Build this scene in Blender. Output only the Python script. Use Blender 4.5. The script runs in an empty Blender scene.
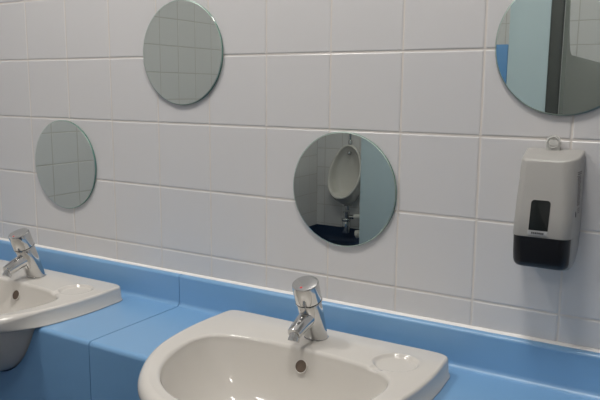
import bpy, bmesh, math, random
import numpy as np
from mathutils import Vector, Matrix
random.seed(4)
C = bpy.context.scene.collection
sc = bpy.context.scene
PI = math.pi
ZO = 0.80            # height of the fourth grout line above the floor


def R(d):
    return math.radians(d)


# ------------------------------------------------------------------ materials
def srgb(r, g, b):
    def f(c):
        c /= 255.0
        return c / 12.92 if c <= .04045 else ((c + .055) / 1.055) ** 2.4
    return (f(r), f(g), f(b), 1)


def mat(name, col, rough=.5, metal=0., spec=.5, coat=0., trans=0., ior=1.45, noise=0., nscale=8., bump=0., bscale=300.,
        emit=None, estr=0., rvar=0.):
    m = bpy.data.materials.new(name)
    m.use_nodes = True
    nt = m.node_tree
    b = nt.nodes['Principled BSDF']
    b.inputs['Base Color'].default_value = col
    b.inputs['Roughness'].default_value = rough
    b.inputs['Metallic'].default_value = metal
    b.inputs['Specular IOR Level'].default_value = spec
    b.inputs['IOR'].default_value = ior
    b.inputs['Coat Weight'].default_value = coat
    b.inputs['Coat Roughness'].default_value = .05 if coat < .8 else .34
    b.inputs['Transmission Weight'].default_value = trans
    tc = nt.nodes.new('ShaderNodeTexCoord')
    if noise > 0:
        n = nt.nodes.new('ShaderNodeTexNoise')
        n.inputs['Scale'].default_value = nscale
        n.inputs['Detail'].default_value = 5
        nt.links.new(tc.outputs['Object'], n.inputs['Vector'])
        r = nt.nodes.new('ShaderNodeMix')
        r.data_type = 'RGBA'
        r.inputs['A'].default_value = tuple(c * (1 - noise) for c in col[:3]) + (1,)
        r.inputs['B'].default_value = tuple(min(1, c * (1 + noise)) for c in col[:3]) + (1,)
        nt.links.new(n.outputs['Fac'], r.inputs['Factor'])
        nt.links.new(r.outputs['Result'], b.inputs['Base Color'])
    if rvar > 0:
        n = nt.nodes.new('ShaderNodeTexNoise')
        n.inputs['Scale'].default_value = nscale
        nt.links.new(tc.outputs['Object'], n.inputs['Vector'])
        mr = nt.nodes.new('ShaderNodeMapRange')
        mr.inputs['To Min'].default_value = max(0, rough - rvar)
        mr.inputs['To Max'].default_value = rough + rvar
        nt.links.new(n.outputs['Fac'], mr.inputs['Value'])
        nt.links.new(mr.outputs['Result'], b.inputs['Roughness'])
    if bump > 0:
        n = nt.nodes.new('ShaderNodeTexNoise')
        n.inputs['Scale'].default_value = bscale
        n.inputs['Detail'].default_value = 2
        nt.links.new(tc.outputs['Object'], n.inputs['Vector'])
        bp = nt.nodes.new('ShaderNodeBump')
        bp.inputs['Strength'].default_value = bump
        bp.inputs['Distance'].default_value = .001
        nt.links.new(n.outputs['Fac'], bp.inputs['Height'])
        nt.links.new(bp.outputs['Normal'], b.inputs['Normal'])
    if emit:
        b.inputs['Emission Color'].default_value = emit
        b.inputs['Emission Strength'].default_value = estr
    return m


M = {
    'tile': mat('white_glazed_tile', (.70, .69, .69, 1), rough=.2, spec=.5, noise=.015, nscale=1.2, bump=.08, bscale=22),
    'grout': mat('cream_grout', (.72, .68, .64, 1), rough=.85, spec=.2, noise=.06, nscale=30),
    'greygrout': mat('grey_grout', (.55, .53, .50, 1), rough=.85, spec=.2, noise=.06, nscale=30),
    'blue': mat('blue_solid_worktop', (.185, .385, .645, 1), rough=.38, spec=.6, coat=.9, noise=.03, nscale=4, bump=.02, bscale=500),
    'seal': mat('white_sealant', (.84, .83, .82, 1), rough=.5, noise=.01),
    'china': mat('glazed_vitreous_china', (.64, .615, .575, 1), rough=.10, spec=.6, noise=.015, nscale=5),
    'chrome': mat('polished_chrome', (.64, .64, .635, 1), rough=.10, metal=1, noise=.01, nscale=30),
    'darkhole': mat('overflow_dark', (.13, .095, .07, 1), rough=.6, noise=.2, nscale=80),
    'red': mat('red_enamel', (.55, .02, .02, 1), rough=.3, noise=.05, nscale=60),
    'mirror': mat('mirror_silvering', (.80, .86, .82, 1), rough=.0, metal=1, noise=.01, nscale=3),
    'glassedge': mat('green_glass_edge', (.10, .24, .20, 1), rough=.06, spec=.9, metal=.0, coat=.5, noise=.15, nscale=25),
    'bevelglass': mat('mirror_bevel', (.50, .60, .55, 1), rough=.35, metal=1, noise=.05, nscale=25),
    'backing': mat('mirror_backing_paint', (.12, .16, .15, 1), rough=.6, noise=.05, nscale=30),
    'wplastic': mat('white_dispenser_plastic', (.375, .368, .352, 1), rough=.34, noise=.02, nscale=9),
    'bplastic': mat('black_dispenser_plastic', (.012, .012, .014, 1), rough=.33, noise=.15, nscale=20),
    'window': mat('smoked_window', (.008, .011, .011, 1), rough=.3, spec=.25, noise=.3, nscale=20),
    'plate': mat('silver_label', (.36, .37, .38, 1), rough=.4, metal=.3, noise=.05, nscale=50),
    'print': mat('dark_print', (.09, .09, .095, 1), rough=.6, noise=.1, nscale=200),
    'faintprint': mat('grey_print', (.20, .19, .18, 1), rough=.6, noise=.1, nscale=200),
    'tab': mat('clear_plastic_tab', (.82, .82, .79, 1), rough=.2, trans=.45, ior=1.45, noise=.02, nscale=50),
    'laminate': mat('pale_blue_laminate', (.50, .61, .65, 1), rough=.42, noise=.03, nscale=3),
    'greylam': mat('grey_laminate', (.33, .355, .33, 1), rough=.42, noise=.03, nscale=3),
    'doorblue': mat('blue_laminate', (.10, .28, .56, 1), rough=.4, noise=.03, nscale=3),
    'darkpost': mat('charcoal_edge_post', (.06, .065, .062, 1), rough=.45, noise=.08, nscale=12),
    'floor': mat('navy_safety_vinyl', (.020, .040, .085, 1), rough=.5, noise=.35, nscale=160, bump=.1, bscale=200),
    'ceiling': mat('white_ceiling_paint', (.78, .77, .75, 1), rough=.9, noise=.02, nscale=6),
    'paint': mat('painted_plaster', (.70, .69, .67, 1), rough=.8, noise=.03, nscale=3),
    'wpvc': mat('white_waste_plastic', (.68, .67, .63, 1), rough=.4, noise=.03, nscale=30),
    'steel': mat('brushed_steel', (.5, .5, .5, 1), rough=.3, metal=1, noise=.05, nscale=40),
    'lamp': mat('lamp_diffuser', (.9, .9, .88, 1), rough=.5, noise=.01, nscale=4, emit=(1, .955, .90, 1), estr=46.5),
}


# ------------------------------------------------------------------ mesh helpers
class MB:
    def __init__(s):
        s.v = []
        s.f = []
        s.m = []

    def add(s, vs, fs, mi=0):
        o = len(s.v)
        s.v += [tuple(x) for x in vs]
        s.f += [tuple(i + o for i in f) for f in fs]
        s.m += [mi] * len(fs)
        return s

    def box(s, x0, x1, y0, y1, z0, z1, mi=0):
        vs = [(x, y, z) for z in (z0, z1) for y in (y0, y1) for x in (x0, x1)]
        return s.add(vs, [(0, 2, 3, 1), (4, 5, 7, 6), (0, 1, 5, 4), (2, 6, 7, 3), (0, 4, 6, 2), (1, 3, 7, 5)], mi)

    def loft(s, rings, cap0=True, cap1=True, closed=True, mi=0):
        n = len(rings[0])
        vs = [p for r in rings for p in r]
        fs = []
        for k in range(len(rings) - 1):
            for i in range(n if closed else n - 1):
                j = (i + 1) % n
                fs.append((k * n + i, k * n + j, (k + 1) * n + j, (k + 1) * n + i))
        if cap0:
            fs.append(tuple(reversed(range(n))))
        if cap1:
            fs.append(tuple((len(rings) - 1) * n + i for i in range(n)))
        return s.add(vs, fs, mi)

    def lathe(s, prof, origin=(0, 0, 0), axis=(0, 0, 1), n=40, mi=0, cap0=True, cap1=True):
        a = Vector(axis).normalized()
        u = a.orthogonal().normalized()
        if abs(a.x) < .99:
            u = Vector((1, 0, 0)) - a * a.x
            u.normalize()
        w = a.cross(u)
        o = Vector(origin)
        rings = [[o + a * h + (u * math.cos(2 * PI * i / n) + w * math.sin(2 * PI * i / n)) * r for i in range(n)] for r, h in prof]
        return s.loft(rings, cap0, cap1, True, mi)

    def tube(s, pts, rads, n=24, mi=0):
        pts = [Vector(p) for p in pts]
        rings = []
        u = None
        for k, p in enumerate(pts):
            t = (pts[min(k + 1, len(pts) - 1)] - pts[max(k - 1, 0)]).normalized()
            if u is None:
                u = t.orthogonal().normalized()
            u = (u - t * u.dot(t)).normalized()
            w = t.cross(u)
            r = rads[k] if isinstance(rads, (list, tuple)) else rads
            rings.append([p + (u * math.cos(2 * PI * i / n) + w * math.sin(2 * PI * i / n)) * r for i in range(n)])
        return s.loft(rings, True, True, True, mi)

    def build(s, name, mats, parent=None, smooth=True, angle=40, bevel=0, bseg=3, recalc=True):
        me = bpy.data.meshes.new(name)
        me.from_pydata(s.v, [], s.f)
        if not isinstance(mats, (list, tuple)):
            mats = [mats]
        for m in mats:
            me.materials.append(m)
        for p, mi in zip(me.polygons, s.m):
            p.material_index = mi
        bm = bmesh.new()
        bm.from_mesh(me)
        if recalc:
            bmesh.ops.recalc_face_normals(bm, faces=bm.faces)
        if bevel > 0:
            es = [e for e in bm.edges if len(e.link_faces) == 2 and e.calc_face_angle(0) > R(30)]
            bmesh.ops.bevel(bm, geom=es, offset=bevel, segments=bseg, profile=.5, affect='EDGES', clamp_overlap=True)
        for f in bm.faces:
            f.smooth = smooth
        for e in bm.edges:
            e.smooth = not (len(e.link_faces) == 2 and e.calc_face_angle(0) > R(angle))
        bm.to_mesh(me)
        bm.free()
        me.update()
        o = bpy.data.objects.new(name, me)
        C.objects.link(o)
        if parent:
            o.parent = parent
        return o


def tag(o, label=None, cat=None, group=None, kind=None):
    if label:
        o['label'] = label
    if cat:
        o['category'] = cat
    if group:
        o['group'] = group
    if kind:
        o['kind'] = kind
    return o


def empty(name, loc=(0, 0, 0)):
    o = bpy.data.objects.new(name, None)
    o.empty_display_size = .05
    C.objects.link(o)
    o.location = loc
    return o


def copy_tree(o, parent=None):
    c = o.copy()
    C.objects.link(c)
    if parent:
        c.parent = parent
    for ch in list(o.children):
        copy_tree(ch, c)
    return c


def structure(o):
    o['kind'] = 'structure'
    return o


def cat_rom(pts, seg=12):
    out = []
    P = [np.array(p, float) for p in pts]
    for i in range(len(P) - 1):
        p0 = P[i - 1] if i > 0 else 2 * P[0] - P[1]
        p1, p2 = P[i], P[i + 1]
        p3 = P[i + 2] if i + 2 < len(P) else 2 * P[-1] - P[-2]
        for k in range(seg):
            t = k / seg
            out.append(.5 * ((2 * p1) + (-p0 + p2) * t + (2 * p0 - 5 * p1 + 4 * p2 - p3) * t * t + (-p0 + 3 * p1 - 3 * p2 + p3) * t ** 3))
    out.append(P[-1])
    return np.array(out)


# ------------------------------------------------------------------ room shell
XL, XR, YF, ZC = -1.84, 2.1, -3.47, 2.55
T, TV = .15, .1485      # tile pitch across and up


def tiled_wall(name, to_world, u0, u1, v0, v1, uoff, voff, backing):
    """A wall face covered with 150 mm cushion-edged tiles; (u, v, d) -> world, d out of the wall."""
    mb = MB()
    g = .0015 if name == 'wall_back' else .0020
    iu0, iu1 = math.floor((u0 - uoff) / T), math.ceil((u1 - uoff) / T)
    iv0, iv1 = math.floor((v0 - voff) / TV), math.ceil((v1 - voff) / TV)
    rnd = random.Random(hash(name) % 1000 if False else len(name))
    for i in range(iu0, iu1):
        for j in range(iv0, iv1):
            a0, a1 = max(u0, uoff + i * T + g), min(u1, uoff + (i + 1) * T - g)
            b0, b1 = max(v0, voff + j * TV + g), min(v1, voff + (j + 1) * TV - g)
            if a1 - a0 < .004 or b1 - b0 < .004:
                continue
            tu, tv, dd = rnd.uniform(-1, 1) * .0008, rnd.uniform(-1, 1) * .0008, rnd.uniform(-1, 1) * .00008
            rings = []
            for ins, d in ((0, -.004), (0, -.0014), (.0005, -.0007), (.0012, -.00025), (.0024, 0)):
                r = []
                for (u, v) in ((a0 + ins, b0 + ins), (a1 - ins, b0 + ins), (a1 - ins, b1 - ins), (a0 + ins, b1 - ins)):
                    e = d
                    if d > -.0015:
                        e = d + dd + tu * (u - (a0 + a1) / 2) + tv * (v - (b0 + b1) / 2)
                    r.append(to_world(u, v, e))
                rings.append(r)
            mb.loft(rings, False, True)
    # grout bed
    mb.add([to_world(u0, v0, -.0009), to_world(u1, v0, -.0009), to_world(u1, v1, -.0009), to_world(u0, v1, -.0009)], [(0, 1, 2, 3)], 1)
    # masonry body behind the tiles
    mb.box(*backing, 1)
    o = mb.build(name, [M['tile'], M['grout'] if name == 'wall_back' else M['greygrout']], angle=6, recalc=False)
    return structure(o)


tiled_wall('wall_back', lambda u, v, d: (u, -d, v), XL, XR, ZO - .0505, ZC, 0.0, ZO, (XL - .1, XR + .1, .005, .12, 0, ZC + .05))
tiled_wall('wall_left', lambda u, v, d: (XL + d, u, v), YF, 0, .105, ZC, -.953, ZO + .018, (XL - .12, XL - .005, YF - .1, .1, 0, ZC + .05))
tiled_wall('wall_front', lambda u, v, d: (-u, YF + d, v), -XR, -XL, .105, ZC, -.029, ZO - .075, (XL - .1, XR + .1, YF - .12, YF - .005, 0, ZC + .05))
structure(MB().box(XR, XR + .12, YF - .1, .1, 0, ZC + .05).build('wall_right', M['paint']))
structure(MB().box(XL - .1, XR + .1, YF - .1, .1, -.1, 0).build('floor', M['floor']))
structure(MB().box(XL - .1, XR + .1, YF - .1, .1, ZC, ZC + .1).build('ceiling', M['ceiling']))


def cove(name, to_world, u0, u1):
    prof = [(0.001, .115), (.006, .114), (.006, .045)] + [(.006 + .039 * (1 - math.cos(a)), .045 - .043 * math.sin(a)) for a in np.linspace(.2, PI / 2, 7)] + [(.055, .0012), (.001, .0012)]
    return structure(MB().loft([[to_world(u, d, z) for d, z in prof] for u in (u0, u1)]).build(name, M['floor'], angle=50))


cove('baseboard_front', lambda u, d, z: (u, YF + d, z), XL, XR)
cove('baseboard_left', lambda u, d, z: (XL + d, u, z), YF, -.31)
cove('baseboard_right', lambda u, d, z: (XR - d, u, z), YF, -.31)

# ------------------------------------------------------------------ basin geometry (local: x across, y from wall, z = 0 at the deck)
ZT, ZK = ZO - .090, ZO - .126     # basin deck, worktop
H = ZK - ZT                        # -0.032
half_out = [(0, -.052), (.12, -.052), (.205, -.052), (.232, -.056), (.2425, -.068), (.2455, -.10), (.248, -.15), (.2455, -.21), (.2365, -.27), (.2225, -.32),
            (.199, -.369), (.165, -.414), (.119, -.452), (.062, -.476), (0, -.484)]
half_in = [(0, -.167), (.06, -.1675), (.12, -.174), (.163, -.186), (.187, -.205), (.196, -.238), (.192, -.280), (.179, -.325), (.154, -.370), (.118, -.407),
           (.066, -.434), (0, -.443)]
CY = -.285


def polar(half):
    c = cat_rom(half, 16)
    full = np.vstack([c, (c * [-1, 1])[::-1][1:-1]])
    d = full - [0, CY]
    th = np.unwrap(np.arctan2(d[:, 0], d[:, 1]))    # 0 at the wall side, growing towards +x
    return full, th, np.hypot(d[:, 0], d[:, 1])


fo, tho, ro = polar(half_out)
fi, thi, ri = polar(half_in)
# angles: even in arc length along the outer outline
seg = np.hypot(*np.diff(np.vstack([fo, fo[:1]]), axis=0).T)
cum = np.concatenate([[0], np.cumsum(seg)])
NB = 320
tt = np.interp(np.linspace(0, cum[-1], NB, endpoint=False), cum, np.append(tho, tho[0] + 2 * PI))
RO = np.interp(tt, np.append(tho, tho[0] + 2 * PI), np.append(ro, ro[0]))
RI = np.interp(tt, np.append(thi, thi[0] + 2 * PI), np.append(ri, ri[0]))
for _ in range(2):
    RI = (np.roll(RI, 1) + 2 * RI + np.roll(RI, -1)) / 4
SN, CS = np.sin(tt), np.cos(tt)
Px, Py = RO * SN, CY + RO * CS
tx, ty = np.roll(Px, -1) - np.roll(Px, 1), np.roll(Py, -1) - np.roll(Py, 1)
tl = np.hypot(tx, ty)
NX, NY = -ty / tl, tx / tl
sgn = np.sign((NX * SN + NY * CS).mean())
NX, NY = NX * sgn, NY * sgn
frontness = np.clip((-Py - .26) / .16, 0, 1)
frontness = frontness ** 2 * (3 - 2 * frontness)


def ring_out(off, z):
    return np.stack([Px + NX * off, Py + NY * off, np.zeros(NB) + z], 1)


def ring_s(Rr, z):
    return np.stack([Rr * SN, CY + Rr * CS, np.zeros(NB) + z], 1)


DISH = (.1725, -.1355, .0410)


def dish(p):
    d = np.hypot(p[:, 0] - DISH[0], (p[:, 1] - DISH[1]) / .96)
    t = np.clip((DISH[2] - d) / .0065, 0, 1)
    z = -.0062 * t * t * (3 - 2 * t)
    # little drain notch from the soap recess to the bowl
    dx, dy = .150 - .158, 0
    e = np.hypot((p[:, 0] - .153) / .014, (p[:, 1] + .174) / .016)
    u = np.clip(1 - e, 0, 1)
    z = np.minimum(z, -.0050 * np.clip(u * 2.2, 0, 1))
    lip = np.exp(-((d - DISH[2] - .001) / .003) ** 2) * .0006
    return z + lip


def body_under(s, extra=0.):
    """Outside of the bowl under the rim: scaled outline."""
    z = H - .003 - .130 * (1 - np.clip(s, 0, 1) ** 3.9)
    return z


def under_ring(s, extra=0.):
    Rr = (RO - .0125 - .011 * frontness) * s + extra
    return ring_s(Rr, body_under(s) - extra)


def make_basin():
    root = empty('wash_basin')
    rings = []
    # underside, from the waste up to the rim
    for s in (.13, .25, .38, .5, .6, .68, .75, .81, .86, .9, .935, .965, .985, 1.0):
        rings.append(under_ring(s))
    fr = frontness
    rings.append(ring_out(-.0115 - .010 * fr, H + .0004))
    rings.append(ring_out(.0046 - .0186 * fr, H + .0004 + .0005 * fr))
    rings.append(ring_out(.0054 - .0152 * fr, H + .0012 + .002 * fr))
    rings.append(ring_out(.0052 - .0115 * fr, H + .0030 + .0044 * fr))
    rings.append(ring_out(.0030 - .0070 * fr, H + .0044 + .0077 * fr))
    # side of the rim and its rounded top edge (fuller towards the front)
    rr = .0060 + .0130 * frontness
    for a in np.linspace(0, PI / 2, 9):
        off = .0015 - .0005 - (rr * (1 - math.cos(a)))
        z = -rr * (1 - math.sin(a))
        rings.append(np.stack([Px + NX * off, Py + NY * off, z], 1))
    # deck
    base = rings[-1]
    lipr = .0085
    inner = ring_s(RI + lipr, 0)
    ND = 44
    for k in range(1, ND + 1):
        t = k / ND
        p = base * (1 - t) + inner * t
        p[:, 2] = -.0016 * t + dish(p)
        rings.append(p)
    zl = rings[-1][:, 2].copy()
    for a in np.linspace(0, PI / 2, 8)[1:]:
        p = ring_s(RI + lipr * (1 - math.sin(a)), 0)
        p[:, 2] = zl * (1 - a / (PI / 2)) - .0016 * (a / (PI / 2)) - lipr * (1 - math.cos(a)) * 1.0
        rings.append(p)
    # bowl
    for s in list(np.linspace(.985, .90, 8)) + list(np.linspace(.87, .25, 20)) + [.18, .125]:
        z = -.0016 - lipr - .1205 * (1 - s ** 4.2)
        c = .05 * (1 - s)
        rings.append(np.stack([RI * s * SN, CY + .02 * (1 - s) + RI * s * CS, np.zeros(NB) + z], 1))
    mb = MB().loft([[tuple(p) for p in r] for r in rings], True, True)
    o = mb.build('bowl', M['china'], root, angle=60)
    return root


def bowl_wall_y(zrel):
    """y of the bowl's back wall on the centre line at a height below the deck."""
    best = None
    for s in np.linspace(1, .3, 400):
        z = -.0016 - .0085 - .1205 * (1 - s ** 4.2)
        if z <= zrel:
            return CY + .02 * (1 - s) + RI[0] * s
    return -.2


def add_basin_fittings(root):
    zr = -.0325
    y = bowl_wall_y(zr)
    nrm = Vector((0, -1, .42)).normalized()
    ov = MB().lathe([(.0128, -.004), (.0128, .0004), (.0120, .0009), (.0112, .0004), (.0108, -.006)], (.0035, y - .0022, zr), nrm, 32, cap0=True, cap1=True)
    o = ov.build('overflow', M['china'], root)
    MB().lathe([(.0112, -.0035), (.0112, .0002)], (.0035, y - .0022, zr), nrm, 32).build('overflow_hole', M['darkhole'], o)
    zb = -.0016 - .0085 - .1205
    w = MB().lathe([(.030, zb + .0005), (.032, zb + .002), (.030, zb + .0035), (.021, zb + .003), (.019, zb + .0015)], (0, CY + .0175, 0), n=36)
    wo = w.build('waste', M['chrome'], root)
    MB().lathe([(.0185, zb + .0014), (.0185, zb + .0022)], (0, CY + .0175, 0), n=30).build('waste_hole', M['darkhole'], wo)


BX = (.1895, -.6185)
basin = make_basin()
add_basin_fittings(basin)
basin.location = (BX[0], 0, ZT)
tag(basin, 'nearest white china wash basin, large in the foreground, with a round soap recess', 'basin', 'wash basins along the blue worktop')
basin2 = copy_tree(basin)
basin2.location = (BX[1], 0, ZT)
tag(basin2, 'further white china wash basin cut off by the left edge, below the far-left mirror', 'basin')


# ------------------------------------------------------------------ worktop
def counter(name, x0, x1, holes):
    yf = -.2895
    r = .010
    prof = []                                    # (y, z) counter profile, from the floor at the front to the wall
    prof.append((yf + .002, .004))
    prof.append((yf, .10))
    for a in np.linspace(0, PI / 2, 7):
        prof.append((yf + r - r * math.cos(a), ZK - r + r * math.sin(a)))
    ys, rc = -.0168, .011
    for a in np.linspace(0, PI / 2, 7):
        prof.append((ys - rc + rc * math.sin(a), ZK + rc - rc * math.cos(a)))
    zt, rt = ZO - .0522, .009
    for a in np.linspace(0, PI / 2, 7):
        prof.append((ys + rt - rt * math.cos(a), zt - rt * .8 + rt * .8 * math.sin(a)))
    prof.append((-.0022, zt + .0004))
    prof.append((-.0022, .004))
    mb = MB().loft([[(x, y, z) for y, z in prof] for x in (x0 + .0, x1 - .0)])
    o = mb.build(name, M['blue'], angle=35)
    for hx in holes:
        rings = [under_ring(s, .0022) for s in (.13, .25, .38, .5, .6, .68, .75, .81, .86, .9, .935, .965, .985, 1.0)]
        rings.append(ring_out(-.0090 - .008 * frontness, H - .0015))
        rings.append(ring_out(-.0090 - .008 * frontness, H + .02))
        cb = MB().loft([[(p[0] + hx, p[1], p[2] + ZT) for p in rg] for rg in rings])
        co = cb.build('cutter', M['blue'])
        md = o.modifiers.new('hole', 'BOOLEAN')
        md.operation = 'DIFFERENCE'
        md.solver = 'EXACT'
        md.object = co
        bpy.context.view_layer.update()
        dg = bpy.context.evaluated_depsgraph_get()
        me = bpy.data.meshes.new_from_object(o.evaluated_get(dg))
        o.modifiers.clear()
        o.data = me
        bpy.data.objects.remove(co, do_unlink=True)
    bm = bmesh.new()
    bm.from_mesh(o.data)
    for e in bm.edges:
        e.smooth = not (len(e.link_faces) == 2 and e.calc_face_angle(0) > R(28))
    for f in bm.faces:
        f.smooth = True
    bm.to_mesh(o.data)
    bm.free()
    return o


JX = -.2325
k1 = counter('vanity_counter', JX + .0010, XR - .002, [BX[0]])
tag(k1, 'blue moulded worktop section with upstand holding the nearest basin, right of the seam', 'counter', 'blue worktop sections')
k2 = counter('vanity_counter', XL + .002, JX - .0010, [BX[1]])
tag(k2, 'blue moulded worktop section with upstand holding the far-left basin, left of the seam', 'counter', 'blue worktop sections')

# sealant between upstand and tiles
sp = [(-.0004, ZO - .0478), (-.0022, ZO - .0480), (-.0048, ZO - .0498), (-.0064, ZO - .0518), (-.0004, ZO - .0518)]
so = structure(MB().loft([[(x, y, z - .0002) for y, z in sp] for x in (XL + .01, XR - .01)]).build('trim_1', M['seal']))


# ------------------------------------------------------------------ taps
def make_tap():
    """Push-down basin tap whose body leans towards the user; local origin on the deck."""
    root = empty('basin_tap')
    ax = Vector((0, -.042, .112)).normalized()
    perp = Vector((0, ax.z, -ax.y))
    # body: starts as an ellipse flat on the deck, leans forward
    rings = []
    n = 48
    Lb = .0840
    for h, r in ((0, .0230), (.003, .0229), (.02, .0227), (.045, .0227), (Lb - .002, .0228), (Lb, .0220)):
        rg = []
        for i in range(n):
            a = 2 * PI * i / n
            p = ax * h + (Vector((1, 0, 0)) * math.cos(a) + perp * math.sin(a)) * r
            if h < .03:                           # shear the foot flat on to the deck
                zf = h * ax.z
                k = 1 - h / .03
                p.z = p.z * (1 - k) + zf * k
            rg.append(p)
        rings.append(rg)
    MB().loft(rings).build('body', M['chrome'], root, angle=35)
    MB().lathe([(.0215, -.0002), (.0236, 0.0001), (.0236, .0008), (.0215, .0012)], (0, 0, .0), n=40).build('base_gasket', M['chrome'], root)
    MB().lathe([(.0225, 0), (.0252, .0007), (.0257, .0018), (.0252, .0032), (.0225, .0038)], ax * (Lb - .0005), ax, 48).build('collar', M['chrome'], root)
    o = ax * (Lb + .0036)
    kn = MB().lathe([(.0226, 0), (.0246, .0006), (.0250, .002), (.0250, .0352), (.0246, .0364), (.0236, .0372), (.0160, .0375), (.006, .0376)], o, ax, 56).build('push_cap', M['chrome'], root, angle=30)
    # red dot near the front of the cap's top
    top = o + ax * .0373
    MB().lathe([(.0026, -.0004), (.0026, .0006), (.0018, .0010)], top - perp * .0150 + ax * -.0002, ax, 20).build('indicator_dot', M['red'], kn)
    # spout
    s0 = ax * .0560
    pts = [s0, s0 + Vector((0, -.016, -.0045)), s0 + Vector((0, -.034, -.0105)), s0 + Vector((0, -.050, -.0165)), s0 + Vector((0, -.0620, -.0212)), s0 + Vector((0, -.0635, -.0218))]
    MB().tube(pts, [.0160, .0160, .0150, .0140, .0130, .0116], 36).build('spout', M['chrome'], root, angle=35)
    nz = s0 + Vector((0, -.0570, -.0215))
    nd = Vector((0, -.50, -1)).normalized()
    a = MB().lathe([(.0098, -.004), (.0098, .0085), (.0108, .0088), (.0108, .0140), (.0101, .0148), (.0086, .0148), (.0082, .0120)], nz, nd, 32).build('aerator', M['chrome'], root)
    MB().lathe([(.0080, .011), (.0080, .0134)], nz, nd, 24).build('aerator_mesh', M['darkhole'], a)
    sc_ = ax * .0625 - perp * .0236
    MB().lathe([(.0044, -.004), (.0044, .001), (.0034, .0030), (.0014, .0038)], sc_, -perp, 20).build('fixing_screw', M['chrome'], root)
    return root


tap = make_tap()
tap.location = (BX[0] - .005, -.1035, ZT - .0004)
tag(tap, 'chrome push tap with a red dot standing on the nearest basin', 'tap', 'chrome push taps')
tap2 = copy_tree(tap)
tap2.location = (BX[1] - .0005, -.1095, ZT - .0004)
tag(tap2, 'chrome push tap standing on the far basin at the left edge', 'tap')


# ------------------------------------------------------------------ mirrors
def make_mirror():
    root = empty('round_mirror')
    r = .114
    yb = -.0010
    MB().lathe([(r - .004, yb), (r - .0012, yb), (r - .0012, yb - .0005), (r - .004, yb - .0005)], (0, 0, 0), (0, 1, 0), 128).build('backing', M['backing'], root)
    MB().lathe([(r - .0006, -.0005 + yb), (r, -.0009 + yb), (r, -.0038 + yb), (r - .0004, -.0042 + yb)], (0, 0, 0), (0, 1, 0), 160,
               cap0=True, cap1=False).build('polished_edge', M['glassedge'], root, angle=20)
    MB().lathe([(r - .0004, -.0042 + yb), (r - .0022, -.0050 + yb)], (0, 0, 0), (0, 1, 0), 160, cap0=False, cap1=False).build('bevel', M['bevelglass'], root, angle=20)
    MB().lathe([(r - .0022, -.0050 + yb), (r - .05, -.0050 + yb)], (0, 0, 0), (0, 1, 0), 160, cap0=False, cap1=True).build('glass', M['mirror'], root)
    return root


ms = [((-.6215, .1795), 'round frameless mirror at the far left, low on the tiles above the left tap'),
      ((-.2225, .4525), 'round frameless mirror high on the tiles, cut by the top edge left of centre'),
      ((.1840, .1810), 'round frameless mirror low on the tiles reflecting the urinal'),
      ((.5830, .4500), 'round frameless mirror at top right above the soap dispenser')]
m0 = make_mirror()
for i, ((x, z), lab) in enumerate(ms):
    o = m0 if i == 0 else copy_tree(m0)
    o.location = (x, 0, z + ZO)
    tag(o, lab, 'mirror', 'round mirrors on the tiled wall')


# ------------------------------------------------------------------ soap dispenser
def rrect(w, y0, y1, r, n=9, rb=.004, tap=.085, rl=None):
    """Section in plan: half width w, back at y0, front at y1 (< y0), front corners of radius r."""
    pts = []
    for cx, cy, rad, a0 in ((w - rb, y0 - rb, rb, 0), (-w + rb, y0 - rb, rb, 90), (-w + (rl or r), y1 + (rl or r), rl or r, 180), (w - r, y1 + r, r, 270)):
        for k in range(n):
            a = R(a0 + 90 * k / (n - 1))
            px, py = cx + rad * math.cos(a), cy + rad * math.sin(a)
            pts.append((px * (1 + tap * (py - y1) / (0 - y1)), py))
    return pts


DX, DZ = .5775, ZO
disp = empty('soap_dispenser', (DX, 0, DZ))
tag(disp, 'white wall-mounted soap dispenser with a black lower cover and dark window', 'soap dispenser')
rings = []
for z, w, yb, yf_, r in ((.0905, .036, -.036, -.056, .008), (.0925, .040, -.030, -.060, .012), (.100, .0422, -.018, -.063, .014), (.112, .0428, -.008, -.064, .014), (.126, .043, -.0030, -.064, .014), (.1468, .0432, -.0022, -.0640, .014),
                         (.1470, .0436, -.0022, -.0865, .015), (.149, .0438, -.0022, -.0868, .015), (.18, .0438, -.0022, -.0805, .018), (.21, .0436, -.0022, -.0730, .021), (.235, .0434, -.0022, -.0655, .024)):
    rings.append([(x, y, z) for x, y in rrect(w, yb, yf_, r, rl=min(r, .013))])
for z, w, yf_, sh, rc in ((.250, .0434, -.0615, .02, .026), (.264, .0433, -.0585, .10, .028), (.2765, .0431, -.0570, .24, .029), (.2795, .0428, -.0563, .27, .029), (.2812, .0418, -.0552, .285, .028), (.2818, .0404, -.0535, .29, .027)):
    rings.append([(x, y, z + (y + .002) * sh) for x, y in rrect(w, -.0022, yf_, rc, rl=.012)])
MB().loft(rings).build('housing', M['wplastic'], disp, angle=42)
rings = []
for z, w, yf_, r in ((.0955, .0340, -.0745, .010), (.0965, .0385, -.0785, .013), (.100, .0412, -.0815, .015), (.106, .0425, -.0832, .0155), (.120, .0430, -.0848, .0155), (.1463, .0433, -.0862, .0155)):
    rings.append([(x, y, z + .00) for x, y in rrect(w, -.0647, yf_, r)])
MB().loft(rings).build('lower_cover', M['bplastic'], disp, angle=45)


def front_y(z):
    return float(np.interp(z, [.149, .18, .21, .235, .25], [-.0868, -.0805, -.0730, -.0655, -.0615]))


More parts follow.
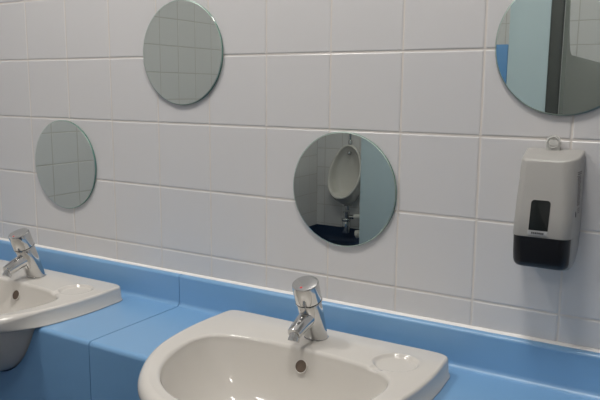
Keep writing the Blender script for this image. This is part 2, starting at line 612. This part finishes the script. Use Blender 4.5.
# dark viewing window, arched top, lying on the sloping front
def front_patch(name, x0, x1, z0, z1, rtop, th, m, parent, rbot=.001):
    pts = []
    for cx, cz, rad, a0 in ((x1 - rtop, z1 - rtop, rtop, 0), (x0 + rtop, z1 - rtop, rtop, 90), (x0 + rbot, z0 + rbot, rbot, 180), (x1 - rbot, z0 + rbot, rbot, 270)):
        for k in range(7):
            a = R(a0 + 15 * k)
            pts.append((cx + rad * math.cos(a), cz + rad * math.sin(a)))
    r0 = [(x, front_y(z) + .001, z) for x, z in pts]
    r1 = [(x, front_y(z) - th, z) for x, z in pts]
    cx, cz = (x0 + x1) / 2, (z0 + z1) / 2
    r2 = [(cx + (x - cx) * .96, front_y(cz + (z - cz) * .97) - th - .0002, cz + (z - cz) * .97) for x, z in pts]
    return MB().loft([r0, r1, r2]).build(name, m, parent, angle=30)


WX = -.0035
front_patch('window_surround', WX - .0162, WX + .0162, .1495, .2065, .006, .0004, M['wplastic'], disp)
front_patch('viewing_window', WX - .0148, WX + .0148, .1580, .2050, .005, .0010, M['window'], disp)
pl = front_patch('name_plate', WX - .0148, WX + .0148, .1503, .1575, .0008, .0011, M['plate'], disp)
mb = MB()
x = WX - .0098
for wd in (.0022, .0018, .0026, .0016, .0024, .0020, .0022):
    mb.box(x, x + wd, front_y(.154) - .0017, front_y(.154) - .0008, .1524, .1554)
    x += wd + .0007
mb.build('lettering', M['print'], pl, smooth=False)
# printed strip of small lettering on the right-hand side, with a drop mark below
mb = MB()
rnd = random.Random(9)


def side_x(y, z):
    yf_ = front_y(z)
    w = float(np.interp(z, [.149, .18, .21, .235, .25], [.0438, .0438, .0436, .0434, .0434]))
    r = float(np.interp(z, [.149, .18, .21, .235, .25], [.015, .018, .021, .024, .026]))
    x = w if y > yf_ + r else w - r + math.sqrt(max(0, r * r - (yf_ + r - y) ** 2))
    return x * (1 + .085 * (y - yf_) / (0 - yf_))


def side_mark(a, b, z0, z1):
    mb.loft([[(side_x(y, z) + e, y, z) for e, z in ((-.0006, z0), (.00030, z0), (.00030, z1), (-.0006, z1))] for y in np.linspace(a, b, 7)])


for z in np.arange(.196, .243, .0022):
    side_mark(-.0455 - rnd.uniform(0, .0012), -.0260 + rnd.uniform(-.003, .0006), z, z + .0014)
for z in (.2455, .2485):
    side_mark(-.044, -.025, z, z + .0019)
for k, z in enumerate((.190, .1868, .1836)):
    side_mark(-.043 + .002 * k, -.025, z, z + .0011)
mb.build('side_print', M['faintprint'], disp, smooth=False)
mb = MB()
dr = []
for k in range(24):
    a = 2 * PI * k / 24
    yy, zz = math.cos(a) * .0034 * (1 - .45 * math.sin(a)), math.sin(a) * .0050
    dr.append((-.0510 + yy - zz * .25, .1835 + zz))
mb.loft([[(side_x(y, z) - .0005, y, z) for y, z in dr], [(side_x(y, z) + .0003, y, z) for y, z in dr]])
mb.build('drop_mark', M['print'], disp, smooth=False)
# clear key tab standing up behind the top
tabp = []
w, zb, zt_ = .0120, .2735, .3045
for k in range(25):
    a = PI * k / 24
    tabp.append((w * math.cos(a), zt_ - w + w * math.sin(a)))
tabp = [(w * .86, zb)] + tabp + [(-w * .86, zb)]
tx0 = -.0036
tb = MB().loft([[(tx0 + x, y, z) for x, z in tabp] for y in (-.0060, -.0100)]).build('key_tab', M['tab'], disp, bevel=.0008, bseg=2)
mb = MB()
n = 36
rings = []
for j in range(11):
    b = 2 * PI * j / 10
    rings.append([(tx0 + math.cos(2 * PI * i / n) * (.0088 + .0014 * math.cos(b)), -.0103 + .0014 * math.sin(b), zt_ - w + math.sin(2 * PI * i / n) * (.0088 + .0014 * math.cos(b))) for i in range(n)])
mb.loft(rings, False, False)
mb.box(tx0 - .0092, tx0 + .0092, -.0118, -.0095, zt_ - w - .0050, zt_ - w - .0030)
mb.build('tab_rim', M['tab'], tb)

# ------------------------------------------------------------------ the far side of the room (seen in the mirrors)
# urinal
UX = -1.535
ur = empty('urinal', (UX, YF, ZO))
tag(ur, 'white china bowl urinal on the tiled wall behind, reflected in the low middle mirror', 'urinal')
UT, UB, UW = -.035, -.430, .118
NU = 64


def uri_loop(w, zt, zb, yfun, egg=.60):
    """Egg-shaped loop, widest low down; yfun(t) gives the distance from the wall, t = 0 top .. 1 bottom."""
    r = []
    for k in range(NU):
        a = 2 * PI * k / NU
        t = (1 - math.cos(a)) / 2
        tw = t ** (1 / (1 + .42 * (1 - t)))
        z = zt + (zb - zt) * t
        x = 1.22 * w * math.copysign(abs(math.sin(a)) ** .95, math.sin(a)) * (.80 + .36 * t - .16 * t * t)
        r.append((x, yfun(t), z))
    return r


rim_y = lambda t: .060 + .150 * (t ** 1.25)
L = [uri_loop(.080, UT - .012, UB - .055, lambda t: .0022),
     uri_loop(.092, UT - .006, UB - .058, lambda t: .030 + .03 * t),
     uri_loop(.104, UT - .001, UB - .050, lambda t: .045 + .09 * t),
     uri_loop(.113, UT + .001, UB - .028, lambda t: rim_y(t) * .82),
     uri_loop(.1175, UT + .002, UB - .006, lambda t: rim_y(t) - .016),
     uri_loop(.1185, UT + .002, UB - .001, lambda t: rim_y(t) - .006),
     uri_loop(.1165, UT, UB, lambda t: rim_y(t)),
     uri_loop(.110, UT - .006, UB + .005, lambda t: rim_y(t) + .002),
     uri_loop(.1035, UT - .013, UB + .013, lambda t: rim_y(t) - .003),
     uri_loop(.1000, UT - .018, UB + .018, lambda t: rim_y(t) - .014),
     uri_loop(.0970, UT - .026, UB + .016, lambda t: .036 + (rim_y(t) - .052) * .80),
     uri_loop(.0930, UT - .036, UB + .016, lambda t: .030 + (rim_y(t) - .052) * .55),
     uri_loop(.0850, UT - .055, UB + .022, lambda t: .026 + (rim_y(t) - .052) * .38),
     uri_loop(.0600, UT - .100, UB + .045, lambda t: .026 + (rim_y(t) - .052) * .28),
     uri_loop(.0250, UT - .180, UB + .110, lambda t: .028 + (rim_y(t) - .052) * .16)]
MB().loft(L).build('shell', M['china'], ur, angle=60)
MB().lathe([(.012, .0), (.016, .004), (.016, .020), (.011, .026)], (0, .040, -.085), (0, .5, -1), 20).build('spreader', M['chrome'], ur)
MB().lathe([(.018, 0), (.018, .03), (.030, .031), (.030, .036)], (.022, .10, -.525), (0, 0, 1), 24).build('outlet_nut', M['chrome'], ur)

# flush pipe and waste trap
fp = empty('flush_pipe', (UX, YF, ZO))
tag(fp, 'vertical chrome flush pipe entering the top of the urinal', 'pipe')
MB().tube([(0, .036, .9), (0, .036, .30), (0, .036, .02), (0, .036, -.020)], .009, 20).build('pipe', M['chrome'], fp)
MB().lathe([(.013, -.033), (.016, -.031), (.016, -.004), (.013, .0)], (0, .036, 0), n=20).build('coupling_nut', M['chrome'], fp)
for z in (.35, .75):
    MB().lathe([(.016, 0), (.016, .004), (.007, .005), (.007, .036)], (0, .0021, z), (0, 1, 0), 18).build('wall_clip', M['chrome'], fp)

tr = empty('bottle_trap', (UX + .016, YF, ZO))
tag(tr, 'chrome bottle trap and white waste pipe under the urinal', 'waste trap')
MB().lathe([(.019, -.700), (.031, -.697), (.033, -.690), (.033, -.612), (.030, -.606), (.022, -.602), (.022, -.545), (.026, -.544), (.026, -.536), (.016, -.5355)], (.006, .12, 0), n=32).build('trap_body', M['chrome'], tr)
MB().lathe([(.0345, -.604), (.0365, -.600), (.0365, -.590), (.0345, -.586)], (.006, .12, 0), n=32).build('trap_ring', M['chrome'], tr)
MB().tube([(.034, .12, -.572), (.06, .12, -.572), (.078, .12, -.568)], .016, 20).build('outlet_arm', M['chrome'], tr)
MB().tube([(.074, .12, -.568), (.11, .12, -.564), (.135, .118, -.566), (.15, .112, -.58), (.152, .110, -.61), (.150, .110, -.64), (.14, .11, -.675), (.128, .11, -.690), (.100, .11, -.697)], .0185, 20).build('white_waste_pipe', M['wpvc'], tr)
MB().lathe([(.022, 0), (.030, .003), (.030, .030), (.022, .033)], (.118, .11, -.694), (-1, 0, -.25), 24).build('white_coupling', M['wpvc'], tr)

# toilet cubicle: pilasters, door, dividers
YP = -2.1


def feet_panel(name, x0, x1, y0, y1, z0, z1, m, label, cat, foot):
    o = MB().box(x0, x1, y0, y1, z0, z1).build(name, m, None, bevel=.002, bseg=2)
    tag(o, label, cat)
    return o


def pilaster(x0, x1, label, post=None):
    r = empty('cubicle_pilaster', ((x0 + x1) / 2, YP, 0))
    tag(r, label, 'cubicle panel', 'cubicle pilasters')
    cx = (x0 + x1) / 2
    MB().box(x0 - cx, x1 - cx, -.010, .010, .15, 1.95).build('panel', M['laminate'], r, bevel=.002, bseg=2)
    for sx in (-.06, .06):
        MB().lathe([(.022, .0015), (.022, .006), (.010, .008), (.010, .148), (.016, .150)], (sx, 0, 0), n=20).build('foot', M['steel'], r)
    if post:
        MB().box(x1 - cx + .001, x1 - cx + post, -.028, .011, .15, 1.95).build('edge_post', M['darkpost'], r, bevel=.003, bseg=2)
    return r


pilaster(-.790, -.565, 'pale blue cubicle panel beside the urinal, reflected in the low middle mirror')
pilaster(-.044, .1370, 'pale blue cubicle panel with a dark edge post, reflected in the top right mirror', .052)

dr_ = empty('cubicle_door', (-.553, YP, 0))
tag(dr_, 'bright blue cubicle door, a sliver at the left of the top right mirror', 'door')
MB().box(.010, .502, -.009, .009, .045, ZO + .592).build('door_leaf', M['doorblue'], dr_, bevel=.002, bseg=2)
MB().lathe([(.022, 0), (.022, .004), (.009, .006), (.009, .018), (.016, .020), (.016, .032), (.012, .034)], (.455, .009, .82), (0, 1, 0), 24).build('door_knob', M['steel'], dr_)
for z in (.35, 1.2):
    MB().lathe([(.008, -.03), (.008, .03)], (.002, .004, z), n=16).build('hinge', M['steel'], dr_)
dr_.rotation_euler.z = R(-2.0)

# divider with a swept-down top edge between the cubicles
dv = empty('cubicle_divider', (.1985, 0, 0))
tag(dv, 'shaded grey cubicle divider with curved top edge, reflected in the top right mirror', 'cubicle panel')
zt_ = ZO + .545
prof = [(YF + .004, .15), (YF + .004, zt_)]
prof.append((-2.285, zt_))
for a in np.linspace(0, PI / 2, 12)[1:]:
    prof.append((-2.285 + .148 * math.sin(a), zt_ + .36 * (1 - math.cos(a)) ** 1.3))
prof += [(-2.132, zt_ + .40), (-2.132, .15)]
MB().loft([[(x, y, z) for y, z in prof] for x in (-.009, .009)]).build('panel', M['greylam'], dv, smooth=False, bevel=.0015, bseg=2)
for y in (-2.25, -3.3):
    MB().lathe([(.022, .0015), (.022, .006), (.010, .008), (.010, .148), (.016, .150)], (0, y, 0), n=20).build('foot', M['steel'], dv)

dv2 = empty('cubicle_divider', (-.775, 0, 0))
tag(dv2, 'pale blue cubicle divider running back from the panel beside the urinal', 'cubicle panel')
MB().box(-.009, .009, YF + .004, -2.113, .15, ZO + .54).build('panel', M['laminate'], dv2, bevel=.002, bseg=2)
for y in (-2.25, -3.3):
    MB().lathe([(.022, .0015), (.022, .006), (.010, .008), (.010, .148), (.016, .150)], (0, y, 0), n=20).build('foot', M['steel'], dv2)


# ------------------------------------------------------------------ lamps
def lamp(x, y, r, label):
    o = empty('ceiling_light', (x, y, ZC))
    tag(o, label, 'ceiling light', 'round ceiling lights')
    MB().lathe([(r + .02, -.0006), (r + .02, -.010), (r + .012, -.018), (r, -.018)], n=48).build('bezel', M['wpvc'], o)
    MB().lathe([(r - .001, -.0185), (r - .004, -.024), (r * .8, -.032), (r * .4, -.036), (r * .05, -.037)], n=48).build('diffuser', M['lamp'], o)
    return o


for x, y in ((-.55, -.60), (.40, -.60)):
    lamp(x, y, .165, 'round white ceiling light')
for x, y in ((-1.0, -2.75), (.80, -2.95)):
    lamp(x, y, .125, 'round white ceiling light')

w = bpy.data.worlds.new('World')
sc.world = w
w.use_nodes = True
w.node_tree.nodes['Background'].inputs[0].default_value = (.6, .7, .8, 1)
w.node_tree.nodes['Background'].inputs[1].default_value = .3

# ------------------------------------------------------------------ camera
f, yw, pt, rl = 677.58, .54163, .161264, .0080107
cyw, syw, cp, sp_ = math.cos(yw), math.sin(yw), math.cos(pt), math.sin(pt)
fwd = Vector((-syw * cp, cyw * cp, -sp_))
right = Vector((cyw, syw, 0))
up = right.cross(fwd)
Rv = right * math.cos(rl) + up * math.sin(rl)
Uv = -right * math.sin(rl) + up * math.cos(rl)
cam = bpy.data.cameras.new('Camera')
co = bpy.data.objects.new('Camera', cam)
C.objects.link(co)
Mx = Matrix((Rv, Uv, -fwd)).transposed().to_4x4()
Mx.translation = Vector((.79253, -1.17829, .374557 + ZO))
co.matrix_world = Mx
cam.sensor_width = 36
cam.lens = f / 600 * 36
cam.clip_start = .02
sc.camera = co

sc.view_settings.view_transform = 'Standard'
sc.view_settings.look = 'None'
sc.view_settings.gamma = 1
sc.view_settings.use_curve_mapping = False
sc.view_settings.exposure = 0.0
sc.cycles.max_bounces = 12
sc.cycles.glossy_bounces = 8
sc.cycles.diffuse_bounces = 6
